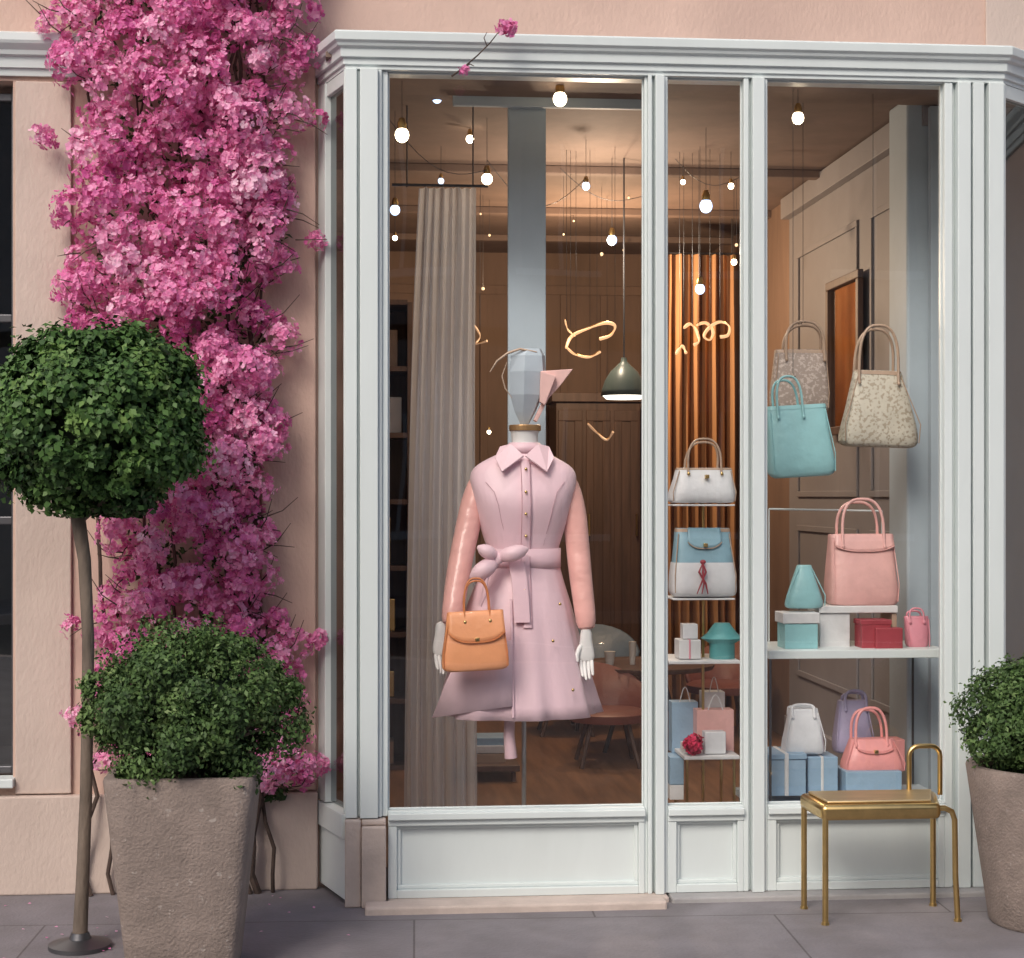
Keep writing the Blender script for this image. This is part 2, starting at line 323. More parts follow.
gl = Part("bay_glass", m_glass, bd)
for (a,b) in ((388,645),(668,744),(768,945)): gl.add([(X(a)+.002,GY,GB+.001),(X(b)-.002,GY,GB+.001),(X(b)-.002,GY,GT-.001),(X(a)+.002,GY,GT-.001)],[(0,1,2,3)])
gl.done()
gs = Part("bay_side_glass", m_gdark, bd)
for sg,w0,w1 in ((segL,.09,.014),(segR,.014,.09)):
    d = (sg[1]-sg[0]).normalized(); nn = Vector((d.y,-d.x))*-.018; A = sg[0]+d*w0+nn; B = sg[1]-d*w1+nn
    gs.add([(A.x,A.y,GB),(B.x,B.y,GB),(B.x,B.y,GT-.05),(A.x,A.y,GT-.05)],[(0,1,2,3)])
gs.done()
q = Part("bay_plinth_blocks", m_cream, bd)
q.box(X(345),X(361),-.035,.069,0,Z(816)); q.box(X(361.5),X(386),-.05,.069,0,Z(822)); q.box(X(361.5),X(386),-.03,.069,Z(822)+.001,Z(816)); q.done(bevel=.006)
q = Part("door_step", m_cream, bd); q.box(X(365,-.14),X(667,-.14),-.15,-.052,-.01,.028); q.box(X(387),X(667),-.052,.069,-.01,.0195); q.done(bevel=.008)
q = Part("bay_base", mat("grey_stone",(.36,.35,.35),.85,var=.15,bump=.2), bd); q.box(X(669),X(1006),-.07,.069,-.01,.019); q.done(bevel=.006)
q = Part("bay_roof", m_blue, bd); q.add([(xLw,YW,3.110),(xL,0,3.110),(xR,0,3.110),(xRw,YW,3.110),(xLw,YW,3.14),(xRw,YW,3.14)], [(0,1,2,3),(1,4,0),(1,2,5,4),(2,3,5)]); q.done()
# interior shell
FZ = .12; CZ2 = 3.08; SO = 3.035; RX0, RX1, RY = -1.7, 1.78, 5.2
q = Part("shop_floor", m_floor, bd); q.box(RX0,RX1+.6,.601,RY,-.05,FZ); q.box(xL+.06,xR,.071,.601,-.05,FZ); q.done()
q = Part("shop_ceiling", m_ceil, bd); q.box(RX0,RX1+.6,.62,RY,CZ2,CZ2+.1)
for yy in (2.2,3.4,4.4): q.box(RX0,RX1,yy,yy+.07,CZ2-.04,CZ2-.001)
q.done(bevel=.004)
q = Part("bay_soffit", m_ceil, bd); q.box(xLw+.03,xRw-.03,.075,.62,SO,3.055); q.done()
q = Part("shop_back_wall", m_brown, bd); q.box(RX0,RX1+.6,RY,RY+.1,0,3.2)
q.box(RX0-.1,RX0,.6,RY,0,3.2); q.box(RX1,RX1+.1,3.0,RY,0,3.1)
for uu in (480,560,600,640,690,740): q.box(X(uu,RY),X(uu,RY)+.05,RY-.02,RY-.001,FZ+.1,2.8)
q.box(RX0,RX1,RY-.03,RY-.021,2.8,2.86)
q.done(bevel=.003)
q = Part("grey_side_wall", m_lilac, bd); q.box(RX1,RX1+.1,.62,2.998,FZ,CZ2-.001)  # grey-lilac wall colour imitates the reflection of the street outside
for (y0,y1,z0,z1) in ((.8,1.5,.5,1.3),(.8,1.5,1.45,2.75),(1.7,2.8,.5,1.3),(1.7,2.8,1.45,2.75)):
    for (a,b,c,d_) in ((y0,y1,z0,z0+.03),(y0,y1,z1-.03,z1),(y0,y0+.03,z0+.03,z1-.03),(y1-.03,y1,z0+.03,z1-.03)): q.box(RX1-.012,RX1-.001,a,b,c,d_)
q.box(RX1-.03,RX1-.001,.64,2.99,FZ+.001,FZ+.14); q.box(RX1-.05,RX1-.001,.64,2.99,CZ2-.12,CZ2-.01)
q.done(bevel=.003)
q = Part("side_column", m_blue, bd); q.box(X(900,.75),X(950,.75),.66,.9,FZ,CZ2-.002); q.done(bevel=.01)
q = Part("right_partition", m_blue, bd); q.box(RX1-.03,xRw+.2,.606,.64,FZ,3.03); q.done()
wm = empty("framed_mirror", (RX1,1.95,2))
q = Part("frame", m_wood, wm); y0,y1,z0,z1 = 1.55,2.1,1.75,2.5
for (a,b,c,d_) in ((y0,y1,z0,z0+.04),(y0,y1,z1-.04,z1),(y0,y0+.04,z0+.04,z1-.04),(y1-.04,y1,z0+.04,z1-.04)): q.box(RX1-.05,RX1-.023,a,b,c,d_)
q.done(bevel=.004); q = Part("mirror_pane", mat("mirror",(.6,.5,.4),.08,1.), wm); q.box(RX1-.03,RX1-.024,y0+.04,y1-.04,z0+.04,z1-.04); q.done()
bn = empty("reflection_panel", (X(527,.72),.72,2))  # pale panel stands in for a mirror-like reflection; no banner is known here
q = Part("panel", m_blue, bn); q.box(X(508,.72),X(546,.72),.72,.745,Z(560,.72),CZ2-.002); q.done(bevel=.004)
q = Part("rail", m_blue, bn); q.box(X(452,.7),X(643,.7),.63,.66,3.0,CZ2-.002); q.done(bevel=.004)
def curtain(name, u0, u1, Y, ztop, zbot, m, waves=9, amp=.03):
    e = empty(name, (X((u0+u1)/2,Y),Y,zbot)); c = Part("cloth", m, e); nx, nz = waves*8, 14; vs = []
    for j in range(nz+1):
        tz = j/nz; z = zbot+(ztop-zbot)*tz
        for i in range(nx+1):
            tx = i/nx; sq = .22*tz**2 if u1 < 500 else 0; u = u0+sq*(u1-u0)+(u1-u0)*tx*(1-sq)
            vs.append((X(u,Y)+.004*math.sin(tz*5+i*.7), Y+amp*(1.2-.6*tz)*(math.sin(tx*waves*2*math.pi+.8*math.sin(tz*3))+.5*math.sin(tx*waves*3.3+tz*2)), z))
    c.add(vs, [(j*(nx+1)+i, j*(nx+1)+i+1, (j+1)*(nx+1)+i+1, (j+1)*(nx+1)+i) for j in range(nz) for i in range(nx)]); c.done(smooth=True)
    rd = Part("rail", m_steel, e); rd.tube([(X(u0,Y)-.05,Y,ztop+.01),(X(u1,Y)+.05,Y,ztop+.01)], .006)
    for ux in (u0+3, u1-3): rd.tube([(X(ux,Y),Y,ztop),(X(ux,Y),Y,CZ2)], .003)
    rd.done(smooth=True); return e
curtain("sheer_curtain", 404, 476, 1.0, 2.74, FZ+.01, m_curt, 7)
curtain("amber_curtain", 655, 735, 3.6, 2.85, FZ+.01, mat("amber_cloth",(.50,.27,.13),.8,var=.2,stretch=(8,8,.3)), 9, .05)
def shelves(name, x0, x1, y, z0, z1, rows, cols):
    e = empty(name, ((x0+x1)/2, y, z0)); c = Part("carcass", m_wood, e); d = .32
    for i in range(cols+1): xx = x0+(x1-x0)*i/cols; c.box(xx-.012,xx+.012,y,y+d,z0,z1)
    for j in range(rows+1): zz = z0+(z1-z0)*j/rows; c.box(x0+.012,x1-.012,y+.003,y+d-.003,zz-.012,zz+.012)
    c.box(x0,x1,y+d,y+d+.01,z0,z1); c.done()
    ms = [l_tan,l_white,l_pink,l_blue,m_gold]; pts = {id(m):Part("goods",m,e) for m in ms}
    for i in range(cols):
        for j in range(rows):
            xa = x0+(x1-x0)*i/cols+.04; xb = x0+(x1-x0)*(i+1)/cols-.04; zz = z0+(z1-z0)*j/rows+.013; hh = (z1-z0)/rows
            x = xa
            while x < xb-.05:
                wd = random.uniform(.04,.12)
                if random.random() < .7: pts[id(random.choice(ms))].box(x,min(x+wd,xb),y+.06,y+.2,zz,zz+hh*random.uniform(.3,.75))
                x += wd+random.uniform(.01,.05)
    for p_ in pts.values():
        if p_.v: p_.done(bevel=.004)
shelves("wall_shelving", X(372,2.2), X(410,2.2), 2.2, FZ+.01, 2.4, 7, 1)
def cupboard(name, u0, u1, Y, z1, nd, m):
    xa, xb = X(u0,Y), X(u1,Y); e = empty(name, ((xa+xb)/2,Y,FZ)); c = Part("carcass", m, e); c.box(xa,xb,Y,Y+.4,FZ+.001,z1); c.box(xa-.03,xb+.03,Y-.03,Y+.4,z1+.001,z1+.06)
    for i in range(nd):
        a = xa+(xb-xa)*i/nd+.012; b = xa+(xb-xa)*(i+1)/nd-.012
        for (p,s_) in ((FZ+.08,z1-.05),):
            for (k0,k1,k2,k3) in ((a,b,p,p+.07),(a,b,s_-.07,s_),(a,a+.05,p+.07,s_-.07),(b-.05,b,p+.07,s_-.07)): c.box(k0,k1,Y-.012,Y-.001,k2,k3)
    c.done(bevel=.004); h = Part("handles", m_brass, e)
    for i in range(nd): x = xa+(xb-xa)*(i+(.85 if i%2==0 else .15))/nd; h.tube([(x,Y-.04,1.2),(x,Y-.04,1.34)], .008, 6)
    h.done()
cupboard("tall_cupboard", 556, 640, 4.6, 2.05, 3, m_wood)
# ------------------------------------------------------------------ string lights / lamps
st = empty("string_lights", P(600,90,.8)); wires = Part("wires", m_steel, st); caps = Part("sockets", m_brass, st); bw = Part("bulbs_warm", m_bulb, st); bc = Part("bulbs_cool", m_bulbc, st)
bulbs = [(402,135,.40,7,0),(560,99,.42,7,0),(798,118,.40,6,0),(487,179,1.2,5.5,0),(453,87,.9,4,0),(437,98,.9,5,1),(470,139,1.4,4,0),(475,113,1.6,3,0),(441,181,1.8,3,1),
 (706,206,1.3,6.5,1),(700,289,1.7,5,1),(612,240,2.0,5,1),(586,186,1.6,4,1),(731,186,1.8,3,0),(734,262,2.4,3,0),(395,210,1.1,5,1),(683,182,2.0,2.5,0),(395,238,2,2.5,0),(489,432,3.5,2,0)]  # a bluish and a pinkish reflection are built here as glowing bulbs
for (u,v,Y,rp,k) in bulbs:
    c = P(u,v,Y); r_ = rp*M(Y,u)
    (bc if k else bw).ball(c, r_, r_, r_*1.1, 12)
    caps.loft([(c.x,c.y,c.z+r_*.8,r_*.6,r_*.6),(c.x,c.y,c.z+r_*1.5,r_*.7,r_*.7),(c.x,c.y,c.z+r_*2.4,r_*.4,r_*.4)], 10)
    if v < 320: wires.tube([(c.x,c.y,c.z+r_*2),(c.x,c.y,CZ2 if Y>.62 else SO)], .0012, 5)
fb = Part("fairy_bulbs", mat("fairy_glow", (1,.8,.5), emit=(1,.66,.38), es=1.3), st)
for i in range(16):
    u = random.choice([random.uniform(480,505),random.uniform(550,640),random.uniform(670,740)]); v = random.uniform(130,300); Y = random.uniform(2.2,4.2); c = P(u,v,Y)
    fb.ball(c, random.uniform(.004,.009), n=8); wires.tube([(c.x,c.y,c.z),(c.x,c.y,CZ2)], .0009, 4)
fb.done(smooth=True)
for (ua,va,ub,vb,Y,sg) in ((388,118,487,170,.9,.10),(487,160,586,178,1.3,.16),(560,168,643,196,2.2,.08),(668,150,742,176,2.0,.1)):
    A = P(ua,va,Y); B = P(ub,vb,Y); wires.tube([A.lerp(B,t/10)-Vector((0,0,sg*math.sin(math.pi*t/10))) for t in range(11)], .0016, 5)
for p_ in (wires,caps,bw,bc): p_.done(smooth=True)
def point(name, loc, e, col, rad=.05):
    l_ = bpy.data.lights.new(name,'POINT'); l_.energy = e; l_.color = col; l_.shadow_soft_size = rad
    o = bpy.data.objects.new(name,l_); o.location = loc; sc.collection.objects.link(o)
point("ceiling_lamp", (.55,1.9,2.6), 30, (1,.80,.60)); point("ceiling_lamp", (.75,3.2,2.55), 52, (1,.70,.44))
def spot(name, loc, tgt, e, col, ang=70):
    ee = empty(name, loc); l_ = bpy.data.lights.new("lamp",'SPOT'); l_.energy = e; l_.color = col; l_.shadow_soft_size = .06; l_.spot_size = math.radians(ang); l_.spot_blend = .8
    o = bpy.data.objects.new("lamp",l_); sc.collection.objects.link(o); d = Vector(loc)-Vector(tgt); o.rotation_euler = d.to_track_quat('Z','Y').to_euler(); o.location = loc; attach(o, ee)
    h = Part("added_housing", m_steel, ee); dn_ = d.normalized(); h.tube([Vector(loc)+dn_*.01, Vector(loc)+dn_*.05], .022, 14); h.tube([Vector(loc)+dn_*.03,(loc[0],loc[1],SO)], .005, 6); h.done(smooth=True)
spot("added_display_light", (-.12,.14,2.985), (.06,.45,1.3), 36, (1,.93,.86)); spot("added_display_light", (1.25,.14,2.985), (1.3,.42,1.3), 20, (1,.93,.86)); spot("added_display_light", (.72,.14,2.985), (.74,.5,1.3), 12, (1,.93,.86), 60)  # added lights and housings to brighten mannequin and bags; no such fixtures known
pl = empty("pendant_lamp", P(625,380,2.0)); c = P(624,396,2.0); s_ = M(2.0,624)
q = Part("shade", mat("pendant_enamel",(.10,.13,.12),.35), pl)
q.loft([(c.x,c.y,c.z+s_*h,s_*r_,s_*r_) for h,r_ in ((0,23),(6,22),(15,19),(24,13.5),(30,7),(34,3),(38,2.5))], 28, caps=(0,1)); q.done(smooth=True, solid=.004)
q = Part("diffuser", mat("pendant_glow",(1,.95,.85),emit=(1,.9,.75),es=3), pl); q.loft([(c.x,c.y,c.z-s_*3,s_*18,s_*18),(c.x,c.y,c.z+s_*1,s_*22,s_*22)], 28); q.done(smooth=True)
q = Part("cord", m_steel, pl); q.tube([(c.x,c.y,c.z+s_*36),(c.x,c.y,CZ2)], .004, 6); q.done()
def curly(name, pts, Y, r=.008, m=m_neon):
    e = empty(name, P(pts[0][0],pts[0][1],Y)); q = Part("glow_tube", m, e); k = len(pts); out = []
    pp = [P(u,v,Y+.06*math.sin(i*1.3)) for i,(u,v) in enumerate(pts)]
    for i in range(k-1):
        p0,p1,p2,p3 = pp[max(i-1,0)],pp[i],pp[i+1],pp[min(i+2,k-1)]
        for j in range(8):
            t = j/8; out.append(.5*((2*p1)+(p2-p0)*t+(2*p0-5*p1+4*p2-p3)*t*t+(3*p1-p0-3*p2+p3)*t**3))
    out.append(pp[-1]); L = len(out); q.tube(out, [r*(.4+.6*abs(math.sin(i/L*math.pi*2.5+.4))) for i in range(L)], 8); q.done(smooth=True)
    b_ = Part("brass_backing", m_brass, e); b_.tube([o_+Vector((0,.012,.006)) for o_ in out], r*.55, 6); b_.done(smooth=True)
    w_ = Part("hanging_wire", m_steel, e)
    for h in (out[len(out)//3], out[2*len(out)//3]): w_.tube([h,(h.x,h.y,CZ2)], .0010, 5)
    w_.done()
curly("neon_loop_lamp", [(566,348),(572,336),(590,328),(606,323),(615,326),(611,335),(600,339)], 1.8)
curly("neon_loop_lamp", [(567,348),(576,355),(590,357),(600,352)], 1.8, .006)
curly("neon_loop_lamp", [(565,320),(568,330),(575,336)], 1.8, .004)
curly("neon_loop_lamp", [(676,354),(682,346),(686,353)], 1.8); curly("neon_loop_lamp", [(684,328),(690,324),(696,330),(699,341),(694,345)], 1.8)
curly("neon_loop_lamp", [(697,325),(706,323),(713,331),(710,340),(704,336),(710,327),(720,322),(729,326),(728,335),(720,337)], 1.8)
m_dn = mat("dim_neon",(.7,.5,.35),emit=(1,.6,.35),es=.3)
curly("neon_loop_lamp", [(588,424),(597,433),(607,440),(613,432)], 3.0, .007, m_dn)
curly("neon_loop_lamp", [(474,325),(480,336),(476,344),(487,341)], 3.0, .006, m_dn)
# ------------------------------------------------------------------ mannequin
mn = empty("dressed_mannequin", (X(524,.45),.45,FZ)); MY = .45; s_ = M(MY,524)
def rowpx(v,u0,u1,hy,dy=0.):
    a = P(u0,v,MY); b = P(u1,v,MY); return ((a.x+b.x)/2, MY+dy, (a.z+b.z)/2, (b.x-a.x)/2, hy)
bod = [rowpx(564,488,558,.098),rowpx(552,489,557,.096),rowpx(540,484,561,.102),rowpx(524,479,566,.116,-.005),rowpx(508,475,569,.128,-.01),rowpx(494,472,573,.125,-.008),rowpx(482,469,577,.11),rowpx(472,470,576,.095),rowpx(465,476,570,.083),rowpx(458,489,557,.068),rowpx(450,506,542,.05)]
q = Part("coat_bodice", m_coat, mn); q.loft(bod[::1], 40, 2.3, caps=(1,1)); q.done(smooth=True, sub=1)
def foldh(a, t):
    t = 1-t
    f = math.sin(a*8+1.2); f = math.copysign(abs(f)**.7, f)
    return 1+ t**1.5*(.05*f+.03*math.sin(a*5+.4)+.02*math.sin(a*17))
sk = [rowpx(v,u0,u1,hy,dy) for (v,u0,u1,hy,dy) in ((713,440,597,.24,0),(700,443,594,.235,0),(680,448,589,.22,0),(655,454,582,.20,0),(630,460,576,.18,0),(605,468,570,.155,0),(585,476,564,.13,0),(570,484,560,.107,0),(558,487,558,.099,0))]
q = Part("coat_skirt", m_coat, mn); q.loft(sk, 160, 2.0, mod=foldh, caps=(0,0)); q.done(smooth=True, solid=.005)
q = Part("coat_wrap_panel", m_coat, mn)
q.add([P(462,650,.27),P(512,640,.23),P(512,706,.20),P(470,712,.25),P(432,718,.30),P(447,680,.29)], [(0,1,2,3),(0,3,4,5)]); q.done(smooth=True, solid=.005)
PLK = ((624,.178),(605,.156),(585,.132),(570,.107),(552,.096),(540,.102),(524,.121),(508,.138),(494,.133),(480,.112),(470,.096),(460,.076))
q = Part("front_placket", m_coat2, mn)
q.loft([(P(523,v,MY).x, MY-hy-.004, P(523,v,MY).z, .016, .006) for v,hy in PLK], 12, 4); q.done(smooth=True)
q = Part("seams", m_seam, mn)
for du in (-4.4,4.4): q.tube([(P(523+du,v,MY).x, MY-hy-.0075, P(523,v,MY).z) for v,hy in PLK], .0014, 5)
for sg_ in (-1,1):
    q.tube([(P(523+sg_*du,v,MY).x, MY-hy, P(523,v,MY).z) for v,hy,du in ((550,.086,17),(535,.096,20),(520,.113,24),(505,.122,27),(492,.115,31),(482,.085,39))], .0012, 5)
q.done()
q = Part("front_edge", m_coat2, mn)
q.loft([(P(512,v,MY-.2).x, MY-hy-.002, P(512,v,MY-.2).z, .005, .006) for v,hy in ((716,.242),(690,.23),(660,.207),(630,.184),(600,.155))], 8, 4); q.done(smooth=True)
q = Part("belt", m_coat2, mn); q.loft([tuple(a+b for a,b in zip(rowpx(v,487,559,.099),(0,0,0,.004,.006))) for v in (567,560,548)], 40, 2.3, caps=(0,0)); q.done(smooth=True, solid=.004)
q = Part("collar", m_coat, mn)
def lap(pts):
    A = [P(u,v,y) for u,v,y in pts]; q.add(A, [tuple(range(len(A)))])
lap([(524,456,.352),(511,444,.385),(500,447,.41),(495,458,.37),(502,472,.325)]); lap([(525,456,.352),(538,444,.385),(549,447,.41),(554,458,.37),(547,472,.325)])
q.done(solid=.008, bevel=.002)
q = Part("collar_stand", m_coat2, mn); q.loft([rowpx(453,503,545,.058),rowpx(443,510,539,.05)], 28, 2, caps=(0,0)); q.done(smooth=True, solid=.006)
q = Part("buttons", m_gold, mn)
for (u,v,y) in ((526,469,.345),(526,492,.31),(526,514,.308),(526,536,.335),(560,604,.29),(553,641,.26),(573,690,.25),(525,590,.30)):
    c = P(u,v,y-.01); q.ball(c,.006,.004,.006,10)
q.done(smooth=True)
q = Part("bow", m_coat, mn)
def petal(a, b, wd, Y):
    A, B = P(a[0],a[1],Y), P(b[0],b[1],Y-.03); pts = [A.lerp(B,t/6)+Vector((0,-.025*math.sin(math.pi*t/6),0)) for t in range(7)]
    q.tube(pts, [wd*M(Y)*k for k in (.25,.7,.95,1,.95,.75,.3)], 12, sx=1.0)
petal((497,560),(471,578),9,.31); petal((497,558),(527,549),8,.31); petal((497,557),(478,547),7,.31); q.ball(P(497,559,.29),.024,.02,.026)
q.done(smooth=True)
q = Part("belt_tails", m_coat2, mn)
q.loft([(P(520,v,.28).x+dx, y, P(520,v,.28).z, .031, .004) for v,y,dx in ((622,.258,.006),(600,.28,.004),(580,.30,0),(562,.325,-.01))], 12, 5)
q.tube([P(494,566,.29),P(486,580,.27),P(484,596,.25),P(480,606,.25)], [.012,.02,.022,.018], 10, sx=.35)
q.tube([P(510,712,.33),P(509,735,.33),P(511,758,.33)], [.02,.021,.024], 10, sx=1.0); q.done(smooth=True)
q = Part("sleeves", m_satin, mn)
SL = [(484,471,.46,.022),(480,479,.46,.038),(476,492,.46,.047),(471,512,.45,.049),(466,536,.43,.048),(460,562,.40,.047),(456,588,.36,.045),(453,610,.33,.043),(451,627,.31,.041)]
SR = [(562,471,.46,.022),(566,479,.46,.038),(570,492,.46,.047),(574,512,.45,.048),(577,536,.44,.047),(579,562,.42,.045),(582,588,.40,.043),(585,612,.38,.041),(587,632,.37,.038)]
for S_ in (SL,SR): q.tube([P(a,b,y)+Vector((0,0,0)) for a,b,y,_ in S_], [r_*(1+.03*math.sin(i*2.6)) for i,(*_,r_) in enumerate(S_)], 20)
q.done(smooth=True, sub=1)
def hand(name, c, sgn):
    q = Part(name, m_mann, mn); c = Vector(c)
    q.loft([(c.x,c.y,c.z+.05,.024,.022),(c.x,c.y,c.z,.022,.018),(c.x,c.y-.003,c.z-.03,.030,.016),(c.x,c.y-.006,c.z-.06,.034,.014),(c.x,c.y-.008,c.z-.082,.031,.012)], 16, 2.3)
    for i,(dx,ln) in enumerate(((.022,.068),(.0075,.078),(-.0075,.072),(-.021,.055))):
        dx *= sgn; b = c+Vector((dx,-.008,-.072)); curl = .014+.008*i
        q.tube([b, b+Vector((-dx*.05,-curl*.3,-ln*.4)), b+Vector((-dx*.15,-curl*1.1,-ln*.75)), b+Vector((-dx*.3,-curl*2.2,-ln))], [.0086,.0080,.0072,.0048], 8)
    b = c+Vector((.024*sgn,-.006,-.022)); q.tube([b-Vector((.01*sgn,0,-.01)), b+Vector((.012*sgn,-.012,-.022)), b+Vector((.015*sgn,-.02,-.045)), b+Vector((.011*sgn,-.026,-.062))], [.012,.0105,.009,.006], 8)
    q.done(smooth=True, sub=1)
hand("left_hand", P(441,634,.33), 1); hand("right_hand", P(586,640,.365), -1)
q = Part("neck", m_mann, mn); q.loft([rowpx(452,508,541,.055),rowpx(443,512,538,.05),rowpx(434,511,538,.048),rowpx(430,510,540,.052)], 28); q.done(smooth=True)
q = Part("neck_cap", mat("neck_gold",(.5,.3,.14),.35,.7), mn); q.loft([rowpx(431,509,541,.058),rowpx(425,509,541,.058)], 28); q.done(bevel=.003)
q = Part("paper_head", m_headb, mn); q.loft([rowpx(426,521,528,.012),rowpx(412,514,536,.03),rowpx(395,509,544,.05),rowpx(372,508,547,.055),rowpx(356,510,546,.045),rowpx(349,518,542,.03)], 6, ph=.3); q.done()
q = Part("paper_hat", mat("pink_paper",(.74,.47,.44),.6), mn); q.prism([(541,371),(573,369),(560,386),(549,398),(537,422),(534,420),(546,394)], .41, .45); q.prism([(541,371),(556,376),(545,405),(540,402)], .38, .409); q.done(bevel=.002)
q = Part("hat_wire", l_tan, mn); q.tube([P(490,372,.42),P(497,361,.42),P(508,353,.42),P(520,349,.42),P(537,352,.42)], [.002,.004,.005,.005,.002], 8); q.tube([P(512,398,.40),P(505,388,.40),P(502,376,.41),P(507,362,.42)],[.001,.0025,.0025,.001],6); q.done(smooth=True)
q = Part("stand", mat("stand_metal",(.5,.5,.5),.3,.8), mn); c = P(524,700,MY)
q.tube([(c.x,MY,c.z+.1),(c.x,MY,FZ+.02)], .009, 10); q.loft([(c.x,MY,FZ+.001,.16,.16),(c.x,MY,FZ+.012,.16,.16),(c.x,MY,FZ+.02,.03,.03)], 32); q.done(smooth=True)
# ------------------------------------------------------------------ bags
def bag(name, ub0, ub1, ut0, ut1, vt, vb, Y, dep, m, trim=None, handle=None, flap=None, clasp=True, hr=.006, band=None, soft=0., tilt=0., pexp=4.5, rings=None):
    trim = trim or m; uc = (ub0+ub1)/2
    e = empty(name, P(uc,vb,Y)); q = Part("body", m, e); objs = []
    zb, zt = P(uc,vb,Y).z, P(uc,vt,Y).z; H = zt-zb
    xb0,xb1,xt0,xt1 = X(ub0,Y),X(ub1,Y),X(ut0,Y),X(ut1,Y); rows = []
    for t,k,kd in ((0,.86-soft,.76),(.025,.94-soft*.6,.90),(.07,.985-soft*.2,.98),(.15,1.,1.02),(.3,1.01,1.03),(.5,1.0,.92),(.7,.995,.78),(.88,.995,.60),(.97,1.,.48),(1.,.985,.42)):
        a = xb0+(xt0-xb0)*t; b = xb1+(xt1-xb1)*t; rows.append(((a+b)/2, Y, zb+H*t, (b-a)/2*k, dep/2*kd))
    ph_ = random.uniform(0,6); q.loft(rows, 48, pexp, mod=lambda a,t: 1+.018*math.sin(a*3+ph_+t*4)*math.sin(math.pi*t)+.012*math.sin(a*7+t*9+ph_)*math.sin(math.pi*t)); objs.append(q.done(smooth=True, bevel=.002))
    cx = (xt0+xt1)/2; hw = (xt1-xt0)/2; cb = (xb0+xb1)/2; q = Part("trim", trim, e)
    q.loft([(cb*.05+cx*.95, Y, zb+H*.945, hw*1.01, dep*.5*.54),(cx,Y,zb+H*.995,hw*1.003,dep*.5*.46)], 40, pexp, caps=(0,0))
    for xx in (-.93,.93):
        q.tube([(cb+(xb1-xb0)/2*xx*.98, Y-dep*.40, zb+H*.06),(cb+(xb1-xb0)/2*xx, Y-dep*.44, zb+H*.3),(cx+hw*xx, Y-dep*.25, zb+H*.92)], .0022, 6)
    if flap:
        f0,fz = flap; wv = hw*f0; K = 16; vs = []
        def fy(z):
            for i in range(len(rows)-1):
                if rows[i][2] <= z <= rows[i+1][2]:
                    t = (z-rows[i][2])/(rows[i+1][2]-rows[i][2]); return Y-(rows[i][4]*(1-t)+rows[i+1][4]*t)-.006
            return Y-rows[-1][4]-.006
        J = 6
        for i in range(K+1):
            xx = -1+2*i/K; low = zt-H*fz*(1-.32*abs(xx)**3.2)
            for j in range(J+1): z = zt+.001+(low-zt)*j/J; vs.append((cx+wv*xx*(1+.04*j/J), fy(min(z,zt-.0005)), z))
        q2 = Part("flap", m, e); q2.add(vs,[(i*(J+1)+j,(i+1)*(J+1)+j,(i+1)*(J+1)+j+1,i*(J+1)+j+1) for i in range(K) for j in range(J)]); objs.append(q2.done(smooth=True, solid=.005))
        ed = [Vector(vs[i*(J+1)+J])+Vector((0,-.003,0)) for i in range(K+1)]; q.tube(ed, .0020, 6)
    objs.append(q.done())
    if band:
        q = Part("lower_panel", band[0], e); h = band[1]
        rr = [(a,b,c,d_*1.03,f_*1.05) for (a,b,c,d_,f_) in rows if (c-zb)/H <= h]; q.loft(rr, 40, pexp, caps=(1,0)); objs.append(q.done(smooth=True))
    if handle:
        ha, hb, vh = handle; xa, xb2 = X(ha,Y),X(hb,Y); zh = P(uc,vh,Y).z; sk_ = random.uniform(-.006,.006)
        q = Part("handles", trim, e)
        for dy,dl in ((-dep*.30,0),(dep*.22,-.012)):
            pts = []
            for i in range(19):
                a = math.pi*i/18; cc = math.cos(a); pts.append(((xa+xb2)/2-(xb2-xa)/2*math.copysign(abs(cc)**.75,cc)+(sk_ if dy>0 else 0)*math.sin(a)*2, Y+dy*(1-.3*math.sin(a)), zt+(zh+dl-zt)*(math.sin(a)**.72)))
            yd = Y-dep*.36 if dy < 0 else Y+dy*1.4
            pts = [(pts[0][0],yd,zt-H*.16)]+pts+[(pts[-1][0],yd,zt-H*.16)]; q.tube(pts, hr, 8)
        objs.append(q.done(smooth=True)); q = Part("rings", rings or trim, e)
        for xx in (xa,xb2): q.ball((xx,Y-dep*.40,zt-H*.17),.0065,.004,.0075,10)
        objs.append(q.done(smooth=True))
    if clasp:
        q = Part("clasp", m_gold, e); zc = zt-H*((flap[1] if flap else .3)-.06); q.box(cx-.008,cx+.008,Y-dep*.55,Y-dep*.40,zc-.009,zc+.006); objs.append(q.done(bevel=.002))
    if tilt:
        piv = Vector(e.location); R_ = Matrix.Translation(piv)@Matrix.Rotation(tilt,4,'Y')@Matrix.Translation(-piv)
        for o in objs: o.data.transform(R_)
    return e
bag("orange_handbag", 441,510,450,506, 611,670, .14,.10, m_orange, m_orange2, handle=(467,492,578), flap=(.97,.52), hr=.0035, soft=.05, tilt=-.05, rings=m_gold)
bag("floral_handbag", 838,918,852,898, 371,447, .45,.13, l_flor, l_tan, handle=(854,893,326), soft=.06, clasp=False, tilt=.03)
bag("turquoise_handbag", 769,835,770,829, 405,477, .40,.13, l_teal, handle=(779,804,376), clasp=False, soft=.08, hr=.005, tilt=-.06)
bag("lattice_handbag", 770,828,775,826, 350,412, .72,.11, l_latt, l_tan, handle=(784,822,322), clasp=False)
bag("pink_handbag", 827,896,829,892, 534,605, .42,.16, l_pink, handle=(839,880,499), flap=(.9,.24), clasp=False)
bag("blue_pouch", 783,824,797,811, 565,608, .35,.09, l_teal, clasp=False, soft=.10, pexp=2.6)
bag("white_handbag", 782,824,789,817, 708,753, .33,.10, l_white, handle=(790,812,704), soft=.05, clasp=False)
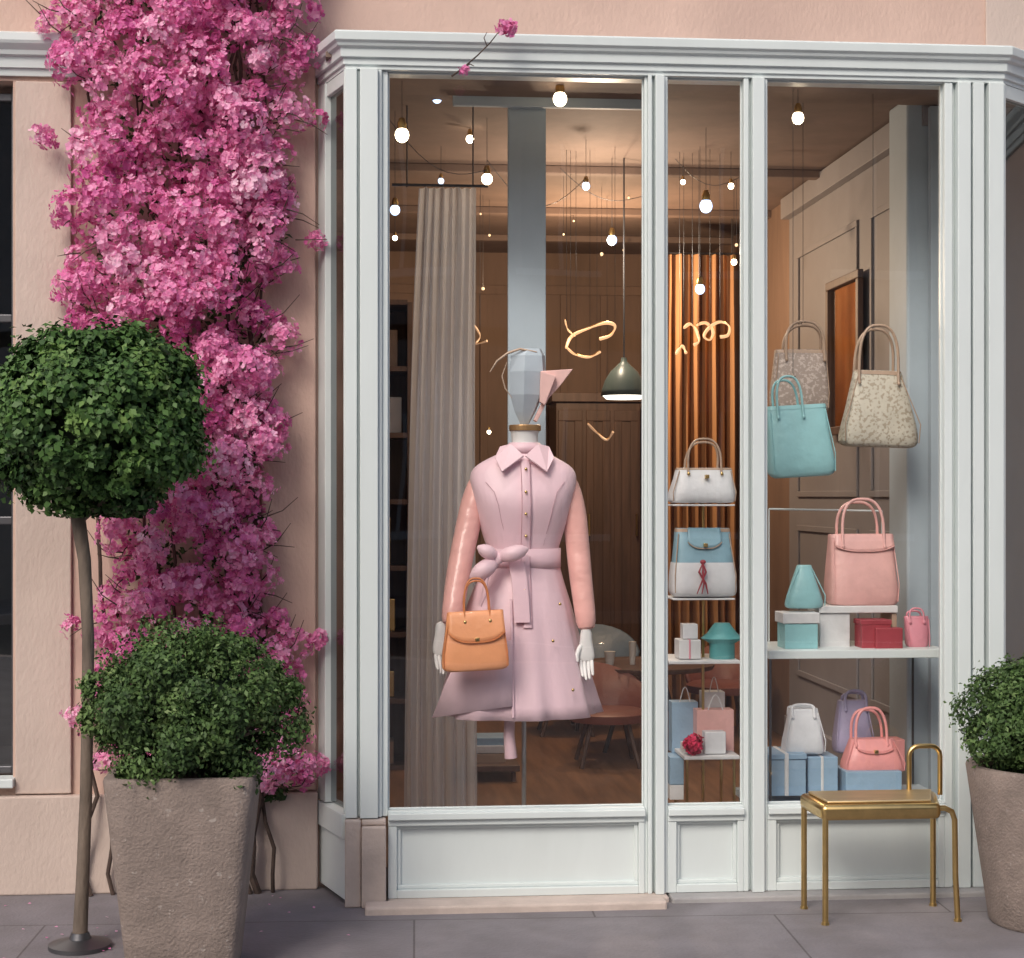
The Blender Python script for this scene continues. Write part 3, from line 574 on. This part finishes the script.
bag("lavender_handbag", 833,872,838,866, 700,752, .50,.10, l_lav, handle=(843,864,690), clasp=False)
bag("coral_handbag", 841,903,850,893, 738,771, .33,.12, l_coral, handle=(853,884,707), flap=(.8,.4))
bag("heart_bag", 906,928,904,928, 616,648, .33,.07, l_rose, handle=(908,922,608), clasp=False, hr=.004, soft=.35, pexp=2.6)
bag("white_handbag", 668,735,676,731, 468,503, .55,.14, l_white, l_tan, handle=(686,719,439), hr=.0045, soft=.03, rings=m_gold)
bag("two_tone_handbag", 670,735,675,729, 528,596, .55,.14, l_blue, l_tan, band=(l_white,.56), flap=(.6,.3))
q = Part("red_scarf", l_red)
for (a,b,c_) in ((699,706,708),(706,701,697),(703,704,702)): q.tube([P(703,563,.465),P(a,572,.455),P(b,584,.45),P(c_,594,.45)], [.004,.007,.006,.003], 7, sx=.6)
q.ball(P(703,562,.465),.012,.007,.009); q.done(smooth=True)
q = Part("bag_hanging_wires", m_steel)
for (u,v,Y) in ((873,326,.45),(793,376,.40),(803,322,.72)):
    c = P(u,v,Y); q.tube([c,(c.x,Y,SO if Y<.6 else CZ2)], .0011, 5); q.tube([c+Vector((0,-.03,-.004)),c+Vector((0,0,.006)),c+Vector((0,.03,-.004))], .003, 5)
q.done()
ws = empty("window_display_shelf", P(855,655,.2))
q = Part("shelf_board", m_white, ws); x0 = X(769,.2); x1 = X(948,.2); zs = P(855,650,.2).z
q.box(x0,x1,.2,.60,zs-.032,zs); q.done(bevel=.003)
q = Part("uprights", m_steel, ws)
for xx in (x0+.01,x1-.01):
    for yy in (.22,.58): q.tube([(xx,yy,.30),(xx,yy,zs-.033)], .005, 8)
q.done(smooth=True)
q = Part("hanging_rail", m_white, ws); A = P(769,509,.55); B = P(882,511,.55); q.tube([A,B], .004, 8); q.tube([B,(B.x,B.y,zs)], .003, 8); q.tube([A,(A.x,A.y,zs)], .003, 8); q.done(smooth=True)
wb = empty("window_platform", P(860,800,.2)); q = Part("platform_top", m_blue, wb); q.box(X(762,.14),X(960,.14),.10,.60,.2651,.295); q.done(bevel=.003); q = Part("platform_base", m_lilac, wb); q.box(X(764,.16),X(958,.16),.12,.58,FZ,.265); q.done()
def disp(name, items):
    e = empty(name, P(items[0][0],items[0][3],items[0][4])); 
    for i,(u0,u1,v0,v1,Y,d,m) in enumerate(items): q = Part("part_%d"%i, m, e); q.pbox(u0,u1,v0,v1,Y,Y+d); q.done(bevel=.003)
disp("display_box", [(785,818,624,649,.26,.12,l_teal),(783,820,613,623.6,.255,.13,l_wbox)])
disp("display_riser", [(819,898,606,613,.33,.17,l_wbox),(820,850,613.3,649,.34,.15,l_wbox),(892,897,613.3,649,.34,.15,l_tan)])
disp("red_box", [(862,891,622,649,.27,.1,l_red),(861,892,620,625,.268,.104,l_red)]); disp("red_box", [(876,903,628,649,.25,.05,l_red)])
disp("blue_box", [(769,806,760,796,.24,.18,l_bbox),(768,807,754,759.6,.235,.19,l_bbox),(785,789,753.5,796.2,.232,.192,l_wbox)]); disp("blue_box", [(808,838,757,796,.27,.15,l_bbox),(821,824,756.6,796.2,.268,.154,l_wbox)]); disp("blue_box", [(846,902,771.5,799,.24,.16,l_bbox)])
disp("coral_box", [(872,905,740,770,.5,.1,l_coral)])
sd = empty("display_stand", P(703,660,.5)); q = Part("pole", m_brass, sd); c = P(703,600,.6)
q.tube([(c.x,.6,FZ),(c.x,.6,P(703,470,.6).z)], .006, 8); q.loft([(c.x,.6,FZ+.001,.13,.13),(c.x,.6,FZ+.015,.13,.13)], 24); q.done(smooth=True)
q = Part("trays", l_wbox, sd)
for v in (504,597): zz = P(703,v,.55).z; q.box(X(672,.5),X(734,.5),.48,.68,zz-.008,zz-.001)
q.box(X(669,.45),X(741,.45),.45,.75,P(703,661,.45).z-.012,P(703,661,.45).z); q.done(bevel=.002)
disp("gift_box", [(679,701,640,659,.5,.1,l_wbox),(689,691,639.6,659.2,.498,.104,l_rose)]); disp("gift_box",[(683,698,624,639,.52,.06,l_white)])
hb = empty("teal_hat", P(722,632,.55)); q = Part("crown", leather("dark_teal",(.10,.33,.34)), hb); c = P(722,638,.55); q.loft([(c.x,.55,P(722,659,.55).z+.001,.05,.05),(c.x,.55,c.z-.02,.05,.05),(c.x,.55,c.z,.085,.07),(c.x,.55,c.z+.02,.06,.05),(c.x,.55,c.z+.06,.03,.025)], 24); q.done(smooth=True)
def sbag(name,u0,u1,v0,v1,Y,m):
    e = empty(name, P(u0,v1,Y)); q = Part("bag", m, e); q.pbox(u0,u1,v0,v1,Y,Y+.08); q.done(bevel=.002)
    q = Part("cord_handle", l_white, e); A,B = P(u0+(u1-u0)*.3,v0,Y-.003),P(u0+(u1-u0)*.7,v0,Y-.003); q.tube([A+(B-A)*(i/8)+Vector((0,0,.06*math.sin(math.pi*i/8))) for i in range(9)], .002, 5); q.done()
tb = empty("side_table", P(705,756,.6)); q = Part("top", l_wbox, tb); zt = P(705,754,.5).z; q.box(X(682,.5),X(737,.5),.45,.75,zt-.015,zt); q.done(bevel=.003)
q = Part("legs", m_brass, tb)
for ux in (686,733):
    for yy in (.48,.72): q.tube([(X(ux,.5),yy,zt-.015),(X(ux,.5),yy,FZ)], .006, 6)
q.done()
sbag("shopping_bag",697,734,710,753,.58,l_pink); sbag("shopping_bag",672,698,702,753,.66,l_bbox); sbag("shopping_bag",703,725,692,753,.67,l_wbox)
disp("blue_box", [(670,684,757,785,.56,.12,l_bbox),(670,684,785.3,800,.56,.12,l_wbox)])
disp("white_box",[(684,697,744,754,.50,.08,l_wbox)]); disp("white_box",[(705,726,732,754,.48,.06,l_white)])
fl = empty("red_flower_bunch", P(694,742,.5)); N = 90; c0 = np.array(P(693,744,.47)); dn = unit(rng.normal(0,1,(N,3))); flowers("blooms", c0+dn*.036*rng.uniform(.5,1,(N,1)), dn, np.full(N,.018), np.full(N,.3), leafmat("red_petals",[(.6,.02,.08),(.8,.06,.16)],.6,0), fl)
def chair(name, u, v, Y, m, rot=0.):
    c = P(u,v,Y); e = empty(name, (c.x,Y,FZ)); z = c.z
    q = Part("seat_shell", m, e); K = 14; vs = []
    for i in range(K+1):
        a = math.pi*(1.05*i/K-.02)+rot
        for (rr,h) in ((.16,0),(.20,.04),(.22,.12+.14*math.sin(math.pi*i/K)),):
            vs.append((c.x+rr*math.cos(a), Y+rr*math.sin(a), z+h))
    q.add(vs,[(i*3+j,i*3+j+1,(i+1)*3+j+1,(i+1)*3+j) for i in range(K) for j in range(2)]); q.done(smooth=True, solid=.02)
    q = Part("cushion", m, e); q.loft([(c.x,Y,z-.01,.19,.19),(c.x,Y,z+.03,.20,.20),(c.x,Y,z+.045,.17,.17)],24); q.done(smooth=True)
    q = Part("legs", m_wood, e)
    for a in (.8,2.3,3.9,5.4): q.tube([(c.x+.13*math.cos(a),Y+.13*math.sin(a),z),(c.x+.21*math.cos(a),Y+.21*math.sin(a),FZ)], .011, 6)
    q.done()
m_cred = leather("chair_red",(.22,.075,.055)); m_cblu = leather("chair_blue",(.16,.22,.30))
chair("tub_chair", 608,718,2.3,m_cred,.3); chair("tub_chair", 600,672,3.6,m_cblu); chair("tub_chair", 566,704,3.4,m_cred,-.4); chair("tub_chair", 722,690,3.2,m_cred,-.6)
rt = empty("round_table", P(640,664,2.8)); c = P(645,664,2.8); q = Part("top", m_wood, rt); q.loft([(c.x,2.8,c.z-.02,.36,.36),(c.x,2.8,c.z+.005,.37,.37)],36); q.done(bevel=.004)
q = Part("legs", m_steel, rt)
for a in (.6,2.2,3.7,5.3): q.tube([(c.x+.1*math.cos(a),2.8+.1*math.sin(a),c.z),(c.x+.28*math.cos(a),2.8+.28*math.sin(a),FZ)], .012, 6)
q.done()
q = Part("tableware", l_wbox)
for dx,r_,h_ in ((-.2,.03,.07),(-.08,.02,.12),(.1,.04,.03)): q.loft([(c.x+dx,2.72,c.z+.006,r_*.7,r_*.7),(c.x+dx,2.72,c.z+.006+h_,r_,r_)],14)
q.done(smooth=True)
disp("book_stack", [(468,506,754,765,1.9,.2,l_tan),(470,504,746,753.5,1.9,.2,l_white),(474,508,738,745.5,1.92,.18,l_bbox)])
disp("coffee_table", [(455,520,766,772,1.8,.5,m_wood),(458,462,772.5,800,1.82,.04,m_wood),(512,516,772.5,800,1.82,.04,m_wood)])
# ------------------------------------------------------------------ brass stool
bs = empty("brass_bench", P(875,860,-.3)); q = Part("seat", m_brass, bs)
zt = P(875,798,-.3).z
yf, yb = -.42, -.17
x0f, x1f = X(822,yf), X(941,yf); x0b, x1b = X(799,yb), X(936,yb)
def slab(o=0.):
    return [(x0f-o,yf-o),(x1f+o,yf-o),(x1b+o,yb+o),(x0b-o,yb+o)]
def extr(part, poly, z0, z1):
    k = len(poly); part.add([(a,b,z0) for a,b in poly]+[(a,b,z1) for a,b in poly],[tuple(range(k))[::-1],tuple(range(k,2*k))]+[(i,(i+1)%k,(i+1)%k+k,i+k) for i in range(k)])
extr(q, slab(), zt-.055, zt); q.done(bevel=.018, seg=4, smooth=True)
q = Part("seat_pad", mat("brushed_gold",(.60,.46,.26),.38,.7,var=.12,scale=5,stretch=(1,6,1)), bs); extr(q, slab(-.025), zt+.0005, zt+.010); q.done(bevel=.005, seg=3, smooth=True)
q = Part("legs", m_brass, bs); lz = zt-.04
for (x,y) in ((x0f+.015,yf+.012),(x0b+.015,yb-.012),(x1b-.015,yb-.012)): q.tube([(x,y,lz),(x,y,.004)], .0105, 12)
x = x1f; y = yf+.02
q.tube([(x-.05,y,zt-.02),(x+.02,y,zt-.02),(x+.045,y,zt-.032),(x+.055,y,zt-.06),(x+.058,y,.15),(x+.066,y,.004)], .010, 12)
q.done(smooth=True)
q = Part("feet", m_brass, bs)
for (x,y) in ((x0f+.015,yf+.012),(x0b+.015,yb-.012),(x1b-.015,yb-.012),(x1f+.066,yf+.02)): q.loft([(x,y,.0005,.014,.014),(x,y,.010,.0125,.0125)],14)
q.done()
q = Part("back_loop", m_brass, bs); ya = -.2; xa, xb = X(909,ya), X(940,ya); zh = P(925,746,ya).z; zb = zt-.01; rr = .035
pts = [(xa,ya,zb),(xa,ya,zh-rr)]+[(xa+rr-rr*math.cos(a),ya,zh-rr+rr*math.sin(a)) for a in (.4,.8,1.2,1.57)]+[(xb-rr+rr*math.sin(a),ya,zh-rr+rr*math.cos(a)) for a in (0,.4,.8,1.2,1.57)]+[(xb,ya,zb)]
q.tube(pts, .009, 12); q.done(smooth=True)
# ------------------------------------------------------------------ planters and foliage
def planter(name, cx, cy, wt, wb_, h, p=9., rim=.03, round_=False):
    e = empty(name, (cx,cy,0)); q = Part("pot", m_conc, e); n = 64; pp = 2. if round_ else p
    H = lambda w_: w_/2
    rows = [(cx,cy,.002,H(wb_)*.97,H(wb_)*.97),(cx,cy,.012,H(wb_),H(wb_))]
    for t in (.25,.5,.75,1.): w_ = wb_+(wt-wb_)*t; rows.append((cx,cy,.012+(h-.022)*t,H(w_),H(w_)))
    rows += [(cx,cy,h-.002,H(wt)*.99,H(wt)*.99),(cx,cy,h,H(wt)*.97,H(wt)*.97),(cx,cy,h,H(wt)-rim,H(wt)-rim),(cx,cy,h-.05,H(wt)-rim-.005,H(wt)-rim-.005)]
    q.loft(rows, n, pp, caps=(1,0)); q.done(smooth=True)
    q = Part("soil", m_soil, e); q.loft([(cx,cy,h-.07,H(wt)-rim-.01,H(wt)-rim-.01),(cx,cy,h-.045,H(wt)-rim-.006,H(wt)-rim-.006)], n, pp); q.done(); return e
def crown(prefix, c, rad, ncl, clr, nleaf, lsize, m, parent, asp=.55, spike=.2, rough=.2, core=.76):
    c = np.array(c); rad = np.array(rad)
    i = np.arange(ncl)+.5; ph = np.arccos(1-2*i/ncl); th = math.pi*(1+5**.5)*i
    d = np.stack([np.cos(th)*np.sin(ph), np.sin(th)*np.sin(ph), np.cos(ph)],1)+rng.normal(0,.11,(ncl,3)); d = unit(d)
    big = 1+.06*np.sin(d[:,0]*5+1)*np.sin(d[:,2]*6+d[:,1]*4)
    cc = c + d*rad*(big*(1.02-rng.uniform(0,rough,ncl)))[:,None]; cr = clr*rng.uniform(.55,1.4,ncl)
    k = rng.integers(0,ncl,nleaf); ld = unit(d[k]*.8+rng.normal(0,.65,(nleaf,3))); rr = rng.beta(4,1.3,nleaf)*(1+spike*rng.random(nleaf)**6*3)
    pos = cc[k]+ld*(cr[k]*rr)[:,None]
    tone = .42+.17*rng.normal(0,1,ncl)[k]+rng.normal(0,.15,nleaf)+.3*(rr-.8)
    ok = pos[:,2] > c[2]-rad[2]*1.15
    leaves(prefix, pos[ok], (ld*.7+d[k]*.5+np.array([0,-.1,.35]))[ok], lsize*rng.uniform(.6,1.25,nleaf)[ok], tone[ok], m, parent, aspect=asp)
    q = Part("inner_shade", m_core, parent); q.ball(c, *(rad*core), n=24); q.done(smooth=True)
def sprigs(c, rad, n, L, m, parent, lsize=.018, low=-.1):
    c = np.array(c); rad = np.array(rad); P_ = []; Nn = []
    for _ in range(n):
        d = unit(rng.normal(0,1,3)+np.array([0,-.2,.35]));
        if d[2] < low: continue
        b = c+d*rad*.9; g_ = unit(d+rng.normal(0,.35,3)+np.array([0,0,.35])); ln = L*rng.uniform(.5,1.3)
        for t in np.linspace(0,1,11):
            for s_ in range(2): P_.append(b+g_*ln*t+rng.normal(0,.005*(1.3-t),3)); Nn.append(g_*.3+rng.normal(0,1,3))
    P_ = np.array(P_); leaves("sprigs", P_, np.array(Nn), lsize*rng.uniform(.6,1.1,len(P_)), .45+.2*rng.normal(0,1,len(P_)), m, parent, aspect=.5)
PY = -.95; cxp = (X(101,PY)+X(257,PY))/2; wpl = X(257,PY)-X(101,PY)
hp = P(180,780,PY).z
pe = planter("concrete_planter", cxp-.005, PY+wpl/2, wpl*1.0, wpl*.72, hp)
c = P(190,708,PY+wpl/2); c.y = PY+wpl/2; s2 = M(c.y,190)
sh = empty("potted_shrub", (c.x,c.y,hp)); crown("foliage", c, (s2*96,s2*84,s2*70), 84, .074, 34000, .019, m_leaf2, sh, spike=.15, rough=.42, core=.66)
sprigs(c, (s2*94,s2*84,s2*72), 300, .085, m_leaf2, sh)
q = Part("stems", m_bark, sh)
for i in range(16):
    a = i*2.4; q.tube([(c.x+.03*math.cos(a),c.y+.03*math.sin(a),hp-.05),(c.x+.12*math.cos(a),c.y+.1*math.sin(a),hp+.08),(c.x+.28*math.cos(a),c.y+.22*math.sin(a),c.z+.05*math.sin(i))],[.01,.007,.003],6)
q.done(smooth=True)
RYp = -.72; hp2 = P(1010,779,RYp).z; cx2 = X(972,RYp+.2)+.285
planter("concrete_planter", cx2+.025, RYp+.28, .57, .42, hp2, round_=True)
c = P(1050,722,RYp+.28); c.x = cx2+.02; s2 = M(c.y,1000)
sh2 = empty("potted_shrub", (c.x,c.y,hp2)); crown("foliage", c, (s2*80,s2*72,s2*54), 70, .066, 25000, .019, m_leaf2, sh2, spike=.15, rough=.42, core=.66)
sprigs(c, (s2*78,s2*72,s2*55), 240, .08, m_leaf2, sh2)
q = Part("stems", m_bark, sh2)
for i in range(12):
    a = i*2.4; q.tube([(c.x,c.y,hp2-.05),(c.x+.1*math.cos(a),c.y+.1*math.sin(a),hp2+.05),(c.x+.24*math.cos(a),c.y+.2*math.sin(a),c.z)],[.01,.007,.003],6)
q.done(smooth=True)
TY = -.48; b0 = P(80,936,TY); tp = empty("topiary_tree", (b0.x,TY,0)); c = P(97,422,TY); s2 = M(TY,100)
q = Part("trunk", m_bark, tp)
tr = [(80,936,7.5),(82,880,6.6),(86,800,6.2),(88,720,6),(88,640,6),(84,560,6.5),(78,515,7.5),(82,480,6.5)]
q.tube([(P(u,v,TY).x, TY+.012*math.sin(i*1.7), max(P(u,v,TY).z,.012)) for i,(u,v,_) in enumerate(tr)], [r_*s2 for *_,r_ in tr], 14)
for (u,v) in ((60,450),(110,440),(140,460),(40,470),(95,400),(75,430)): q.tube([P(79,520,TY),P((79+u)/2,495,TY-.03),P(u,v,TY+.05)], [.016,.011,.005], 8)
q.done(smooth=True)
q = Part("base_plate", m_steel, tp); q.loft([(b0.x,TY,.001,.10,.10),(b0.x,TY,.014,.10,.10),(b0.x,TY,.03,.035,.035),(b0.x,TY,.05,.028,.028)], 28); q.done(smooth=True)
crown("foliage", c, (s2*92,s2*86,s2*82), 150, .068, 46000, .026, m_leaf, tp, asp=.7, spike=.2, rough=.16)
sprigs(c, (s2*96,s2*88,s2*86), 150, .04, m_leaf, tp, .024, -1)
# ------------------------------------------------------------------ flowering vine
vn = empty("bougainvillea_vine", (X(200,.2),.2,0))
Lk = [(-150,60),(-40,60),(0,80),(25,45),(60,42),(100,105),(140,72),(170,95),(205,62),(250,80),(320,68),(350,130),(420,175),(470,140),(510,110),(560,110),(620,95),(700,95),(770,105),(790,250)]
Rk = [(-150,300),(-40,310),(30,308),(75,298),(95,268),(120,302),(160,284),(190,284),(235,308),(290,262),(350,286),(400,262),(440,290),(500,252),(520,284),(560,264),(610,278),(640,306),(690,282),(740,298),(780,312),(795,300)]
fL = lambda v: np.interp(v,[a for a,_ in Lk],[b for _,b in Lk]); fR = lambda v: np.interp(v,[a for a,_ in Rk],[b for _,b in Rk])
cl = []
tries = 0
while len(cl) < 430 and tries < 20000:
    tries += 1; v = rng.uniform(-150,782); L, R = fL(v), fR(v); u = rng.uniform(L,R); e_ = min(u-L,R-u)/(R-L)
    if v > 480 and math.sin(u*.07+v*.031)+math.sin(v*.09-u*.05) > .9 and rng.random() < .8: continue
    if v > 200 and math.sin(u*.05-v*.04+2)+math.sin(v*.06) > 1.3 and rng.random() < .75: continue
    y = YW-.06-rng.random()*.26*min(1,e_*4+.25); r_ = rng.uniform(.034,.095)
    c_ = P(u,v,y)
    if any((c_-k[0]).length < .62*(r_+k[1]) for k in cl): continue
    cl.append((c_,r_))
for (u,v) in ((45,25),(48,140),(40,135),(318,120),(316,240),(62,220),(318,640),(70,625),(305,780),(58,55),(312,15),(322,765),(75,715),(300,700),(270,785),(285,742),(260,760),(240,690),(110,640),(278,715),(262,735),(290,770)): cl.append((P(u,v,YW-.1), .035))
cc = np.array([list(a) for a,_ in cl]); cr = np.array([b for _,b in cl]); K = len(cl)
nf = (cr**2/ (cr**2).sum()*22000).astype(int)+8; k = np.repeat(np.arange(K), nf); N = len(k)
d = unit(rng.normal(0,1,(N,3))+np.array([0,-.75,.25])); rr = rng.uniform(.74,1.04,N)*(1+.3*(rng.random(N)>.95))
pos = cc[k]+d*(cr[k]*rr)[:,None]; pos[:,1] = np.minimum(pos[:,1], YW-.036)
tone = .45+.15*rng.normal(0,1,K)[k]+.17*rng.normal(0,1,N)
flowers("blossom", pos, d, .0145*rng.uniform(.65,1.25,N), tone, m_petal, vn, jit=.42)
N = 3400; v = rng.uniform(-150,800,N); L, R = fL(v), fR(v); u = L+16+(R-L-32)*rng.random(N); pp = np.array([list(P(a,b,YW-.045-.04*r_)) for a,b,r_ in zip(u,v,rng.random(N))])
leaves("leaves", pp, np.tile([0,-1,.3],(N,1)), .032*rng.uniform(.6,1.2,N), rng.random(N)*.6, m_leaf, vn)
q = Part("stems", m_vbark, vn)
for (u0,wb_) in ((262,.014),(250,.010),(235,.012),(270,.008),(210,.009),(180,.008),(150,.007),(120,.008),(97,.009)):
    pts = []; u_ = u0; vv = 900
    while vv > -160:
        L, R = fL(min(vv,780)), fR(min(vv,780)); tgt = L+(R-L)*((u0-90)/190*.8+.1) if vv < 760 else u0
        u_ += (tgt-u_)*.12+random.uniform(-9,9); y = YW-.06-random.random()*.04
        c_ = P(u_,vv,y); c_.z = max(c_.z,0) if vv < 880 else 0.; pts.append(c_); vv -= 26
    q.tube(pts, [wb_*(1-.6*i/len(pts)) for i in range(len(pts))], 7)
for i in range(300):
    v_ = random.uniform(-100,790); L, R = fL(v_), fR(v_); sd_ = random.random()
    u_ = (R-random.uniform(5,50)) if sd_ < .6 else (L+random.uniform(0,60)); dx = random.uniform(5,34)*(1 if sd_ < .6 else -1); dv = random.uniform(-35,20); y = YW-.08-random.random()*.12
    q.tube([P(u_,v_,y),P(u_+dx*.5,v_+dv*.3,y-.02),P(u_+dx,v_+dv,y-.03)], [.003,.0022,.0012], 5)
q.done(smooth=True)
sp = empty("blossom_sprig", P(480,50,-.1)); q = Part("twig", m_vbark, sp)
q.tube([P(452,76,-.03),P(463,68,-.10),P(478,55,-.13),P(490,43,-.14),P(497,34,-.14),P(506,28,-.14)], [.004,.003,.0028,.0025,.002,.0015], 6)
q.tube([P(463,68,-.10),P(470,64,-.13),P(474,66,-.14)], [.003,.0025,.0015], 5); q.tube([P(487,46,-.14),P(484,38,-.15),P(487,32,-.15)], [.002,.0018,.001], 5); q.done(smooth=True)
N = 46; dn = unit(rng.normal(0,1,(N,3))); a = np.array(P(507,28,-.14)); flowers("blossom", a+dn*np.array([.04,.03,.024])*rng.uniform(.3,1,(N,1)), dn, np.full(N,.015), rng.uniform(.2,.8,N), m_petal, sp)
N = 16; dn = unit(rng.normal(0,1,(N,3))); a = np.array(P(464,70,-.11)); flowers("blossom_small", a+dn*.014, dn, np.full(N,.011), rng.uniform(.2,.8,N), m_petal, sp)
print("built")
